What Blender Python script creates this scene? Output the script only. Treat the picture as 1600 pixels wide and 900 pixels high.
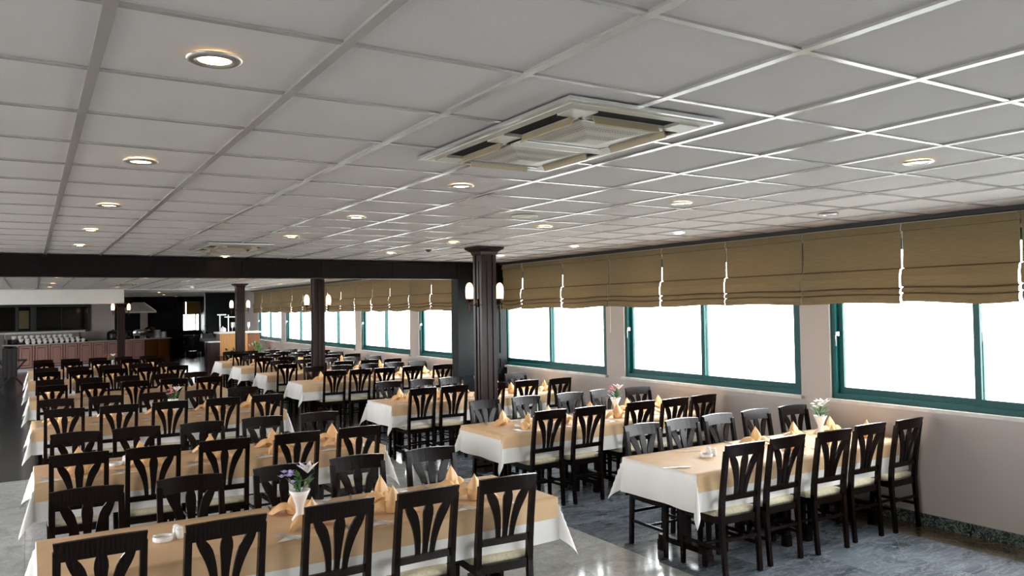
import bpy, math, random
from mathutils import Matrix, Vector
PI = math.pi
for o in list(bpy.data.objects):
    bpy.data.objects.remove(o, do_unlink=True)
S = bpy.context.scene
C = S.collection

# ------------------------------------------------------------------ camera
HC, CE, W = 1.992, 2.747, 6.8125      # eye height, ceiling height, window wall plane
cam_d = bpy.data.cameras.new('camera')
cam_d.sensor_width = 36.0
cam_d.lens = 27.53
cam_d.clip_end = 400
cam = bpy.data.objects.new('camera', cam_d)
C.objects.link(cam)
r = Vector((0.85107433, -0.5248099, -0.01571801))
u = Vector((-1.192e-05, -0.0299558, 0.99955122))
f = Vector((0.52504522, 0.8506922, 0.02550087))
mw = Matrix((r, u, -f)).transposed().to_4x4()
mw.translation = (0, 0, HC)
cam.matrix_world = mw
S.camera = cam

# ------------------------------------------------------------------ world, exposure
wd = bpy.data.worlds.new('sky')
S.world = wd
wd.use_nodes = True
bg = wd.node_tree.nodes['Background']
bg.inputs[0].default_value = (0.97, 0.965, 1.0, 1)
bg.inputs[1].default_value = 15.0
S.view_settings.view_transform = 'Standard'
S.view_settings.look = 'None'
S.view_settings.gamma = 1
S.view_settings.use_curve_mapping = False
S.view_settings.exposure = 0.32
S.cycles.use_denoising = True
S.cycles.sample_clamp_indirect = 6.0
S.cycles.max_bounces = 10
S.cycles.diffuse_bounces = 6
S.cycles.glossy_bounces = 4
S.cycles.transparent_max_bounces = 12

# window layout along the right wall (y ranges) and on the unseen walls behind / left of the camera
WZ0, WZ1 = 1.045, 2.58
WIN = [(2.18, 5.01), (5.36, 8.19), (8.57, 11.41), (11.86, 14.72), (15.13, 18.0), (18.39, 21.2), (21.69, 24.53), (25.04, 27.98)]
REAR = [(-11.0, -8.2), (-7.6, -4.8), (-4.3, -1.5), (-1.05, 1.78)]   # unseen windows added behind the viewpoint for daylight, continuing the right-hand row
WIN = WIN + REAR
YB = -12.0
ZR = 1.045
def sill_z(a): return ZR if a < 2 else WZ0
LWIN = [REAR[3]] + [WIN[k] for k in (1, 2, 4, 5, 6, 7)]                       # unseen openings added in the left wall to brighten the room
def portal(name, loc, rot, sx, sy):
    l = bpy.data.lights.new(name, 'AREA')
    l.shape = 'RECTANGLE'; l.size = sx; l.size_y = sy
    l.cycles.is_portal = True
    o = bpy.data.objects.new(name, l); C.objects.link(o)
    o.location = loc; o.rotation_euler = rot
for a, b in WIN:
    portal('daylight_portal', (W + 0.19, (a + b) / 2, (sill_z(a) + WZ1) / 2), (PI / 2, 0, PI / 2), b - a, WZ1 - sill_z(a))

for a, b in LWIN:
    portal('daylight_portal', (-5.19, (a + b) / 2, (WZ0 + WZ1) / 2), (PI / 2, 0, -PI / 2), b - a, WZ1 - WZ0)

# ------------------------------------------------------------------ materials
def lin(h):
    h = h.lstrip('#')
    out = []
    for i in (0, 2, 4):
        v = int(h[i:i + 2], 16) / 255
        out.append(v / 12.92 if v <= 0.04045 else ((v + 0.055) / 1.055) ** 2.4)
    return (*out, 1)
class NT:
    def __init__(s, name):
        s.m = bpy.data.materials.new(name); s.m.use_nodes = True
        s.t = s.m.node_tree; s.n = s.t.nodes; s.l = s.t.links
        s.b = s.n['Principled BSDF']
    def new(s, t, **kw):
        n = s.n.new(t)
        for k, v in kw.items(): setattr(n, k, v)
        return n
    def link(s, a, b): s.l.new(a, b)
    def coords(s, scale=(1, 1, 1), obj_random=False, rot=(0, 0, 0), world=False):
        tc = s.new('ShaderNodeTexCoord'); mp = s.new('ShaderNodeMapping')
        mp.inputs['Scale'].default_value = scale; mp.inputs['Rotation'].default_value = rot
        if world:
            g = s.new('ShaderNodeNewGeometry'); s.link(g.outputs['Position'], mp.inputs['Vector'])
        else:
            s.link(tc.outputs['Object'], mp.inputs['Vector'])
        if obj_random:
            oi = s.new('ShaderNodeObjectInfo'); mu = s.new('ShaderNodeMath', operation='MULTIPLY'); mu.inputs[1].default_value = 37.0
            s.link(oi.outputs['Random'], mu.inputs[0])
            cb = s.new('ShaderNodeCombineXYZ')
            s.link(mu.outputs[0], cb.inputs[0]); s.link(mu.outputs[0], cb.inputs[1]); s.link(mu.outputs[0], cb.inputs[2])
            s.link(cb.outputs[0], mp.inputs['Location'])
        return mp.outputs[0]
    def noise(s, vec, scale, detail=3, rough=0.5, dist=0.0):
        n = s.new('ShaderNodeTexNoise'); n.inputs['Scale'].default_value = scale
        n.inputs['Detail'].default_value = detail; n.inputs['Roughness'].default_value = rough
        n.inputs['Distortion'].default_value = dist
        s.link(vec, n.inputs['Vector']); return n.outputs['Fac']
    def ramp(s, fac, stops):
        rp = s.new('ShaderNodeValToRGB'); e = rp.color_ramp.elements
        while len(e) < len(stops): e.new(0.5)
        for k, (p, c) in enumerate(stops): e[k].position = p; e[k].color = c
        s.link(fac, rp.inputs[0]); return rp.outputs[0]
    def bump(s, h, strength=0.3, dist=0.01):
        b = s.new('ShaderNodeBump'); b.inputs['Strength'].default_value = strength; b.inputs['Distance'].default_value = dist
        s.link(h, b.inputs['Height']); s.link(b.outputs[0], s.b.inputs['Normal'])
    def set(s, **kw):
        for k, v in kw.items(): s.b.inputs[k.replace('_', ' ')].default_value = v
        return s
MT = {}
def simple(name, col, rough=0.5, metal=0.0, var=0.12, scale=8.0, bump=0.0, spec=0.5, emit=None, emit_s=0.0, bscale=None):
    t = NT(name); v = t.coords()
    c = lin(col) if isinstance(col, str) else (*col, 1)
    fa = t.noise(v, scale)
    lo = tuple(x * (1 - var) for x in c[:3]) + (1,); hi = tuple(min(1, x * (1 + var)) for x in c[:3]) + (1,)
    t.link(t.ramp(fa, [(0.3, lo), (0.7, hi)]), t.b.inputs['Base Color'])
    t.set(Roughness=rough, Metallic=metal)
    t.b.inputs['Specular IOR Level'].default_value = spec
    if bump: t.bump(t.noise(v, bscale or scale * 12), bump, 0.004)
    if emit:
        t.b.inputs['Emission Color'].default_value = lin(emit); t.b.inputs['Emission Strength'].default_value = emit_s
    MT[name] = t.m; return t
def wood(name, dark, light, rough=0.3, scale=(3, 3, 3), coat=0.0, rnd=True, spec=0.33):
    t = NT(name); v = t.coords(scale, rnd)
    w = t.new('ShaderNodeTexWave', wave_type='BANDS', bands_direction='X')
    w.inputs['Scale'].default_value = 3.0; w.inputs['Distortion'].default_value = 6.0; w.inputs['Detail'].default_value = 3.0; w.inputs['Detail Scale'].default_value = 1.5
    t.link(v, w.inputs['Vector'])
    t.link(t.ramp(w.outputs['Fac'], [(0.2, lin(dark)), (0.9, lin(light))]), t.b.inputs['Base Color'])
    t.set(Roughness=rough); t.b.inputs['Specular IOR Level'].default_value = spec; t.b.inputs['Coat Weight'].default_value = coat; t.b.inputs['Coat Roughness'].default_value = 0.12
    t.bump(w.outputs['Fac'], 0.06, 0.002)
    MT[name] = t.m
wood('chair_wood', '#080403', '#150a06', 0.25, (5, 5, 1.2), 0.0, True, 0.19)
wood('column_wood', '#140a08', '#2c1712', 0.32, (6, 6, 1), 0.0, True, 0.25)
wood('beam_wood', '#060303', '#100805', 0.5, (1, 6, 6), 0.0, True, 0.15)
wood('panel_wood', '#090d0e', '#121716', 0.5, (6, 6, 1), 0.0, True, 0.15)
wood('bar_wood', '#b0847a', '#c69c90', 0.45, (4, 4, 1), 0.0)
wood('oak_wood', '#5c3418', '#7c4a24', 0.4, (4, 4, 1), 0.0)
wood('desk_wood', '#a3703a', '#c08c50', 0.4, (4, 4, 1), 0.0)
simple('wall_paint', '#aea59d', 0.75, var=0.03, scale=1.5, bump=0.05)
simple('white_plaster', '#cfcbc4', 0.8, var=0.03, scale=2)
simple('tile_board', '#bab5b4', 0.85, var=0.02, scale=3, bump=0.25, bscale=160)
simple('grid_metal', '#a8a5a3', 0.24, metal=0.25, var=0.03, spec=0.8)
simple('frame_green', '#034645', 0.4, var=0.08, spec=0.25)
simple('white_cloth', '#ecebe7', 0.85, var=0.03, scale=5, bump=0.12, bscale=350)
simple('peach_cloth', '#dbb88d', 0.6, var=0.05, scale=6, bump=0.15, bscale=300)
simple('napkin_cloth', '#e3b67e', 0.45, var=0.08, scale=20)
simple('paper_napkin', '#efeeea', 0.8, var=0.02)
simple('cushion_fabric', '#cdc5a8', 0.85, var=0.14, scale=60, bump=0.3, bscale=260)
simple('china', '#eceae6', 0.2, var=0.02)
simple('steel', '#c9cbcc', 0.3, metal=1.0, var=0.05)
simple('brushed_steel', '#c0beb6', 0.4, metal=0.35, var=0.08)
simple('cream_metal', '#aeaa9f', 0.4, var=0.04)
simple('flap_plastic', '#a09379', 0.5, var=0.04)
simple('black_metal', '#0b0b0c', 0.35, var=0.1)
simple('black_void', '#060606', 0.8, var=0.1)
simple('bronze', '#4a3322', 0.35, metal=0.8, var=0.1)
simple('marble_sill', '#c6c2ba', 0.25, var=0.12, scale=9)
simple('leaf_green', '#3d6a34', 0.5, var=0.3, scale=30)
simple('dark_leaf', '#16301a', 0.5, var=0.35, scale=20)
simple('lavender', '#b3a6d8', 0.7, var=0.15, scale=50)
simple('petal_white', '#f2f2ee', 0.6, var=0.03)
simple('petal_pink', '#e58aa0', 0.6, var=0.15, scale=40)
simple('petal_red', '#d0524e', 0.6, var=0.15, scale=40)
simple('cord_white', '#e8e4da', 0.6, var=0.02)
simple('rail_dark', '#0d0d0d', 0.6, var=0.1)
simple('dark_cloth', '#0e090a', 0.8, var=0.2)
simple('outdoor_ground', '#c9ccc6', 0.9, var=0.1, scale=0.3)
simple('speaker_white', '#d6d3cc', 0.5, var=0.02)
simple('lamp_warm', '#fff0d0', 0.5, var=0.0, emit='#ffcf8c', emit_s=30.0)
simple('lamp_cool', '#f0f6ff', 0.5, var=0.0, emit='#e4f0ff', emit_s=30.0)
simple('sconce_glass', '#fff2e0', 0.4, var=0.0, emit='#ffc890', emit_s=3.2)
simple('screen_glow', '#f2efe6', 0.4, var=0.0, emit='#fff6e8', emit_s=1.6)

t = NT('blind_fabric')
v = t.coords((1, 1, 1))
tb = t.noise(t.coords((1.2, 1.2, 60)), 6, 3)
colr = t.ramp(tb, [(0.25, lin('#6f6046')), (0.75, lin('#857554'))])
t.link(colr, t.b.inputs['Base Color']); t.set(Roughness=0.9)
t.bump(tb, 0.15, 0.003)
trn = t.new('ShaderNodeBsdfTranslucent'); t.link(t.ramp(tb, [(0.25, lin('#a08348')), (0.75, lin('#b79a5c'))]), trn.inputs[0])
mx = t.new('ShaderNodeMixShader'); mx.inputs[0].default_value = 0.13
t.link(t.b.outputs[0], mx.inputs[1]); t.link(trn.outputs[0], mx.inputs[2]); t.link(mx.outputs[0], t.n['Material Output'].inputs[0])
MT['blind_fabric'] = t.m

t = NT('window_glass')
tr = t.new('ShaderNodeBsdfTransparent'); tr.inputs[0].default_value = (0.97, 0.99, 0.98, 1)
gl = t.new('ShaderNodeBsdfGlossy'); gl.inputs['Roughness'].default_value = 0.02
mx = t.new('ShaderNodeMixShader'); mx.inputs[0].default_value = 0.05
t.link(tr.outputs[0], mx.inputs[1]); t.link(gl.outputs[0], mx.inputs[2]); t.link(mx.outputs[0], t.n['Material Output'].inputs[0])
MT['window_glass'] = t.m
simple('dark_glass', '#040504', 0.06, var=0.2, spec=0.3)

def marble(name, base, mid, vein, rough, sc, rnd=True, st=(1, 1, 1), vf=0.55):
    t = NT(name); v = t.coords(st, rnd, (0, 0, 0.5))
    n1 = t.noise(v, 1.3 * sc, 8, 0.62, 1.6)
    n2 = t.noise(v, 3.0 * sc, 10, 0.7, 2.5)
    a = t.ramp(n1, [(0.32, lin(base)), (0.6, lin(mid))])
    vm = t.ramp(n2, [(0.475, (0, 0, 0, 1)), (0.5, (1, 1, 1, 1)), (0.525, (0, 0, 0, 1))])
    mixn = t.new('ShaderNodeMix', data_type='RGBA'); mixn.inputs['B'].default_value = lin(vein)
    mm = t.new('ShaderNodeMath', operation='MULTIPLY'); mm.inputs[1].default_value = vf
    t.link(vm, mm.inputs[0]); t.link(mm.outputs[0], mixn.inputs['Factor']); t.link(a, mixn.inputs['A'])
    t.link(mixn.outputs['Result'], t.b.inputs['Base Color'])
    rr = t.new('ShaderNodeMapRange'); rr.inputs['To Min'].default_value = rough * 0.7; rr.inputs['To Max'].default_value = rough * 1.4
    t.link(n1, rr.inputs['Value']); t.link(rr.outputs[0], t.b.inputs['Roughness'])
    MT[name] = t.m
marble('slate_marble', '#3a4249', '#727a83', '#aab0b4', 0.13, 0.9, True, (0.55, 1.7, 1), 0.5)
marble('pale_marble', '#a0a3a1', '#bfc2c0', '#8b867d', 0.12, 1.2)
marble('brown_marble', '#3a3128', '#5e5140', '#8d7c60', 0.18, 2.0)
marble('skirting_marble', '#0f1614', '#2f3c38', '#9aa59f', 0.2, 3.2, True, (1, 1, 1), 0.9)
simple('grout', '#3a3b3a', 0.7, var=0.1)
# dark planks of the far floor
t = NT('plank_floor'); v = t.coords((1, 1, 1), world=True)
bk = t.new('ShaderNodeTexBrick'); bk.inputs['Scale'].default_value = 1.0; bk.inputs['Brick Width'].default_value = 1.8; bk.inputs['Row Height'].default_value = 0.22
bk.inputs['Mortar Size'].default_value = 0.012; bk.inputs['Color1'].default_value = lin('#0d1114'); bk.inputs['Color2'].default_value = lin('#1b2024'); bk.inputs['Mortar'].default_value = lin('#0e1113')
t.link(v, bk.inputs['Vector']); t.link(bk.outputs[0], t.b.inputs['Base Color']); t.set(Roughness=0.2); t.b.inputs['Specular IOR Level'].default_value = 0.3
MT['plank_floor'] = t.m
# perforated grille
t = NT('perforated_metal'); v = t.coords((1, 1, 1))
vo = t.new('ShaderNodeTexVoronoi'); vo.inputs['Scale'].default_value = 75.0; vo.inputs['Randomness'].default_value = 0.0
t.link(v, vo.inputs['Vector'])
t.link(t.ramp(vo.outputs['Distance'], [(0.25, lin('#55524c')), (0.42, lin('#b4b0a6'))]), t.b.inputs['Base Color'])
t.set(Roughness=0.45); t.bump(vo.outputs['Distance'], 0.2, 0.003)
MT['perforated_metal'] = t.m

# ------------------------------------------------------------------ mesh helpers
class MB:
    def __init__(s): s.v = []; s.f = []; s.mi = []; s.sm = []; s.cur = 0
    def add(s, vs, fs, smooth=False):
        o = len(s.v); s.v += [tuple(x) for x in vs]
        for q in fs: s.f.append(tuple(i + o for i in q)); s.mi.append(s.cur); s.sm.append(smooth)
        return s
    def box(s, x0, x1, y0, y1, z0, z1):
        return s.add([(x0, y0, z0), (x1, y0, z0), (x1, y1, z0), (x0, y1, z0), (x0, y0, z1), (x1, y0, z1), (x1, y1, z1), (x0, y1, z1)],
                     [(3, 2, 1, 0), (4, 5, 6, 7), (0, 1, 5, 4), (1, 2, 6, 5), (2, 3, 7, 6), (3, 0, 4, 7)])
    def bar(s, p, q, w, h, up=(0, 0, 1)):
        p, q = Vector(p), Vector(q); d = (q - p).normalized(); up = Vector(up)
        if abs(d.dot(up)) > 0.98: up = Vector((1, 0, 0))
        a = d.cross(up).normalized() * (w / 2); b = a.cross(d).normalized() * (h / 2)
        vs = [p - a - b, p + a - b, p + a + b, p - a + b, q - a - b, q + a - b, q + a + b, q - a + b]
        return s.add(vs, [(3, 2, 1, 0), (4, 5, 6, 7), (0, 1, 5, 4), (1, 2, 6, 5), (2, 3, 7, 6), (3, 0, 4, 7)])
    def loft(s, secs, smooth=False, cap=True, closed=True):
        n = len(secs[0]); o = []
        for q in secs: o += q
        fs = []
        for k in range(len(secs) - 1):
            for i in range(n if closed else n - 1):
                j = (i + 1) % n
                fs.append((k * n + i, k * n + j, (k + 1) * n + j, (k + 1) * n + i))
        if cap:
            fs.append(tuple(range(n - 1, -1, -1))); fs.append(tuple((len(secs) - 1) * n + i for i in range(n)))
        return s.add(o, fs, smooth)
    def lathe(s, prof, n=16, c=(0, 0, 0), smooth=True, cap=True):
        secs = [[(c[0] + r * math.cos(2 * PI * i / n), c[1] + r * math.sin(2 * PI * i / n), c[2] + z) for i in range(n)] for r, z in prof]
        return s.loft(secs, smooth, cap)
    def tube(s, pts, rad, n=6, smooth=True):
        secs = []
        for k, p in enumerate(pts):
            p = Vector(p); d = (Vector(pts[min(k + 1, len(pts) - 1)]) - Vector(pts[max(k - 1, 0)])).normalized()
            up = Vector((0, 0, 1)) if abs(d.z) < 0.9 else Vector((1, 0, 0))
            a = d.cross(up).normalized(); b = a.cross(d)
            rr = rad[k] if isinstance(rad, (list, tuple)) else rad
            secs.append([tuple(p + (a * math.cos(2 * PI * i / n) + b * math.sin(2 * PI * i / n)) * rr) for i in range(n)])
        return s.loft(secs, smooth)
    def grid(s, fn, nu, nv, smooth=True):
        vs = [fn(i / nu, j / nv) for j in range(nv + 1) for i in range(nu + 1)]
        return s.add(vs, [(j * (nu + 1) + i, j * (nu + 1) + i + 1, (j + 1) * (nu + 1) + i + 1, (j + 1) * (nu + 1) + i) for j in range(nv) for i in range(nu)], smooth)
    def mesh(s, name, *mats):
        m = bpy.data.meshes.new(name); m.from_pydata(s.v, [], s.f)
        for k in mats: m.materials.append(MT[k])
        m.polygons.foreach_set('material_index', s.mi); m.polygons.foreach_set('use_smooth', s.sm)
        m.update(); return m
    def obj(s, name, mats, parent=None, loc=(0, 0, 0), rz=0.0, mods=None):
        if isinstance(mats, str): mats = (mats,)
        return put(name, s.mesh(name, *mats), parent, loc, rz)
def put(name, me, parent=None, loc=(0, 0, 0), rz=0.0, rot=None):
    o = bpy.data.objects.new(name, me); C.objects.link(o)
    o.location = loc; o.rotation_euler = rot if rot else (0, 0, rz)
    if parent: o.parent = parent
    return o
def tag(o, label, cat, group=None):
    o['label'] = label; o['category'] = cat
    if group: o['group'] = group
    return o
def struct(o, label=None, cat=None):
    o['kind'] = 'structure'
    if label: o['label'] = label
    if cat: o['category'] = cat
    return o
def stuff(o): o['kind'] = 'stuff'; return o
def empty(name, loc=(0, 0, 0), rz=0.0):
    return put(name, None, None, loc, rz)
def inst(name, parts, loc, rz, label, cat, group=None):
    """parts: list of (part name, mesh, [sub parts]) -> an Empty with its parts; a single (None, mesh) makes one mesh object"""
    if len(parts) == 1 and parts[0][0] is None:
        return tag(put(name, parts[0][1], None, loc, rz), label, cat, group)
    e = tag(empty(name, loc, rz), label, cat, group)
    for p in parts:
        o = put(p[0], p[1], e)
        for sname, sm in (p[2] if len(p) > 2 else []): put(sname, sm, o)
    return e
ORD = ['first', 'second', 'third', 'fourth', 'fifth', 'sixth', 'seventh', 'eighth', 'ninth', 'tenth', 'eleventh', 'twelfth', 'thirteenth', 'fourteenth', 'fifteenth', 'sixteenth', 'seventeenth', 'eighteenth', 'nineteenth', 'twentieth']
rnd = random.Random(4)

# ------------------------------------------------------------------ ceiling
TX, TY, GX, GY = 0.6, 0.5943, 0.169, 2.111
BY = 11.25                                    # the dark cross beam
ceil = struct(MB().box(-5.2, W + 0.2, YB - 0.2, 46, CE + 0.03, CE + 0.12).obj('ceiling', 'tile_board'), 'pale grey suspended tile ceiling over the whole dining hall', 'ceiling')
tile_me = MB().box(-0.289, 0.289, -0.286, 0.286, 0, 0.022).mesh('ceiling_tile', 'tile_board')
cols, rows = range(-1, 11), range(-2, 16)
for i in cols:
    for j in rows:
        y = GY + (j + 0.5) * TY
        if y + 0.3 > BY: continue
        put('ceiling_tile', tile_me, ceil, (GX + (i + 0.5) * TX, y, CE + 0.004 + rnd.uniform(0, 0.002)))
y0r, y1r = GY + rows[0] * TY, BY
run_me = MB().box(-0.016, 0.016, 0, y1r - y0r, -0.004, 0.02).mesh('grid_runner', 'grid_metal')
for i in range(-1, 12): put('grid_runner', run_me, ceil, (GX + i * TX, y0r, CE))
x0r, x1r = GX - TX, W
crs_me = MB().box(0, x1r - x0r, -0.011, 0.011, -0.002, 0.018).mesh('grid_cross_bar', 'grid_metal')
for j in range(rows[0], 16):
    y = GY + j * TY
    if y < BY: put('grid_cross_bar', crs_me, ceil, (x0r, y, CE))
edge_me = MB().box(GX + 11 * TX - 0.02, W, y0r, BY, 0.003, 0.022)
put('ceiling_edge_strip', edge_me.mesh('ceiling_edge_strip', 'tile_board'), ceil, (0, 0, CE))
# everything farther or out of view: same tiles, joined
mb = MB()
def tile_patch(xa, xb, ya, yb):
    i0, i1 = math.floor((xa - GX) / TX), math.ceil((xb - GX) / TX)
    j0, j1 = math.floor((ya - GY) / TY), math.ceil((yb - GY) / TY)
    for i in range(i0, i1):
        for j in range(j0, j1):
            a, b = max(xa, GX + i * TX + 0.011), min(xb, GX + (i + 1) * TX - 0.011)
            c, d = max(ya, GY + j * TY + 0.008), min(yb, GY + (j + 1) * TY - 0.008)
            if b > a and d > c: mb.box(a, b, c, d, CE + 0.004, CE + 0.026)
tile_patch(-5.0, GX - TX, YB, BY); tile_patch(GX - TX, W, YB, y0r); tile_patch(-5.0, W, BY + 0.25, 26.4)
stuff(mb.obj('far_ceiling_tile', 'tile_board', ceil))
mb = MB()
for i in range(-9, 12):
    x = GX + i * TX
    mb.box(x - 0.014, x + 0.014, BY + 0.25, 26.4, CE - 0.002, CE + 0.02)
for j in range(15, 41): mb.box(-5, W, GY + j * TY - 0.01, GY + j * TY + 0.01, CE, CE + 0.02)
stuff(mb.obj('far_ceiling_grid', 'grid_metal', ceil))
put('plain_ceiling_board', MB().box(-5, 7.1, 26.4, 45.5, CE - 0.01, CE + 0.03).mesh('plain_ceiling_board', 'white_plaster'), ceil)

# ------------------------------------------------------------------ floor
floor = struct(MB().box(-5.2, 7.1, YB - 0.2, 46, -0.16, -0.012).obj('floor', 'grout'), 'polished marble and dark plank floor of the dining hall', 'floor')
BX, EX = 4.17, 6.42
def slab(w, d): return MB().box(0.0012, w - 0.0012, 0.0012, d - 0.0012, -0.02, 0)
pale_me = slab(0.6, 0.6).mesh('pale_slab', 'pale_marble')
n = 0
for j in range(15):
    for i in range(8):
        x, y = BX - 0.6 * (i + 1), 2.25 + 0.6 * j
        put('pale_slab', pale_me, floor, (x, y, 0))
mb = MB(); mb.box(-5.1, BX - 4.8, 2.25, 11.25, -0.02, 0); mb.box(-5.1, BX, YB, 2.25, -0.02, 0)
put('pale_floor_field', mb.mesh('pale_floor_field', 'pale_marble'), floor)
sw = (EX - BX) / 4
slate_me = slab(sw, 0.6).mesh('slate_slab', 'slate_marble')
for j in range(15):
    for i in range(4): put('slate_slab', slate_me, floor, (BX + sw * i, 2.25 + 0.6 * j, 0))
brown_me = slab(W - EX, 0.9).mesh('border_slab', 'brown_marble')
for j in range(10): put('border_slab', brown_me, floor, (EX, 2.25 + 0.9 * j, 0))
put('slate_floor_field', MB().box(BX, W, YB, 2.25, -0.02, 0).mesh('slate_floor_field', 'slate_marble'), floor)
put('plank_field', MB().box(-5.1, 7.05, 11.25, 45.8, -0.02, 0).mesh('plank_field', 'plank_floor'), floor)

# ------------------------------------------------------------------ walls
mb = MB()
ya = YB - 0.2
mb.box(W, W + 0.2, 1.98, 28.5, -0.1, WZ0).box(W, W + 0.2, ya, 1.98, -0.1, ZR)
mb.box(W, W + 0.2, ya, 28.5, WZ1, CE + 0.1)
edges = [ya] + [k for ab in sorted(WIN) for k in ab] + [28.5]
for k in range(0, len(edges), 2):
    if edges[k] < 2 < edges[k + 1]: mb.box(W, W + 0.2, edges[k], 1.98, ZR, WZ1).box(W, W + 0.2, 1.98, edges[k + 1], WZ0, WZ1)
    else: mb.box(W, W + 0.2, edges[k], edges[k + 1], sill_z(edges[k] + 0.5), WZ1)
wall_r = struct(mb.obj('wall_right', 'wall_paint'), 'beige painted wall under and between the wide windows', 'wall')
struct(MB().box(W - 0.02, W, ya, 11.25, 0, 0.10).obj('baseboard_right', 'skirting_marble'), 'dark veined marble skirting along the window wall', 'baseboard')
struct(MB().box(W - 0.02, W, 11.5, 28.5, 0, 0.10).obj('baseboard_right_far', 'skirting_marble'), 'marble skirting of the window wall beyond the dark beam', 'baseboard')
struct(MB().box(W - 0.13, W, ya, 28.5, CE - 0.035, CE).obj('trim_1', 'rail_dark'), 'thin black blind rail where the ceiling meets the window wall', 'rail')
# walls behind and left of the camera
mb = MB().box(-5.2, W + 0.2, YB - 0.2, YB, -0.1, CE + 0.1)
struct(mb.obj('wall_back', 'wall_paint'), 'beige wall behind the viewpoint', 'wall')
mb = MB().box(-5.2, -5.0, ya, 46, -0.1, WZ0).box(-5.2, -5.0, ya, 46, WZ1, CE + 0.1)
e2 = [ya] + [k for ab in LWIN for k in ab] + [46]
for k in range(0, len(e2), 2): mb.box(-5.2, -5.0, e2[k], e2[k + 1], WZ0, WZ1)
struct(mb.obj('wall_left', 'wall_paint'), 'beige wall far to the left', 'wall')
struct(MB().box(-90, -5.25, -90, 120, -2.2, -2.0).obj('ground_left', 'outdoor_ground'), 'pale hazy ground beyond the left wall', 'ground')
struct(MB().box(W + 0.25, 90, -90, 120, -2.2, -2.0).obj('ground', 'outdoor_ground'), 'pale hazy ground far below the windows', 'ground')

def window(k, a, b):
    z0 = sill_z(a)
    w = struct(empty('window_%d' % k, (W, (a + b) / 2, z0)), None)
    h = (b - a) / 2; H = WZ1 - z0; d0, d1 = 0.025, 0.115
    fr = MB()
    fr.box(d0, d1, -h, h, 0, 0.05).box(d0, d1, -h, h, H - 0.05, H).box(d0, d1, -h, -h + 0.05, 0.05, H - 0.05).box(d0, d1, h - 0.05, h, 0.05, H - 0.05)
    fr.obj('window_frame', 'frame_green', w)
    for sgn in (-1, 1):
        a0, a1 = (-h + 0.05, 0.03) if sgn < 0 else (-0.03, h - 0.05)
        e0, e1 = (d0 + 0.01, d0 + 0.04) if sgn < 0 else (d0 + 0.045, d0 + 0.075)
        sb = MB(); z0, z1 = 0.05, H - 0.05
        sb.box(e0, e1, a0, a1, z0, z0 + 0.06).box(e0, e1, a0, a1, z1 - 0.05, z1).box(e0, e1, a0, a0 + 0.055, z0 + 0.06, z1 - 0.05).box(e0, e1, a1 - 0.055, a1, z0 + 0.06, z1 - 0.05)
        so = sb.obj('window_sash', 'frame_green', w)
        em = (e0 + e1) / 2
        MB().box(em - 0.003, em + 0.003, a0 + 0.055, a1 - 0.055, z0 + 0.06, z1 - 0.05).obj('pane', 'window_glass', so)
    hd = MB(); yh = h - 0.075
    hd.box(d0 - 0.015, d0 + 0.012, yh - 0.012, yh + 0.012, 0.62, 0.66); hd.tube([(d0 - 0.018, yh, 0.65), (d0 - 0.03, yh, 0.62), (d0 - 0.03, yh, 0.52)], 0.006)
    hd.obj('handle', 'steel', w)
    sl = MB(); sl.box(-0.05, 0.025, -h - 0.03, h + 0.03, -0.032, 0.0)
    sl.obj('window_sill', 'marble_sill', w)
    w['label'] = 'green framed sliding window, %s along the window wall from the viewpoint' % ORD[k - 1] if k < 9 else 'unseen added green framed sliding window, %s in the row behind the viewpoint' % ORD[k - 11]
for k, (a, b) in enumerate(WIN[:8]): window(k + 1, a, b)
for k, (a, b) in enumerate(REAR): window(11 + k, a, b)

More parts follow.
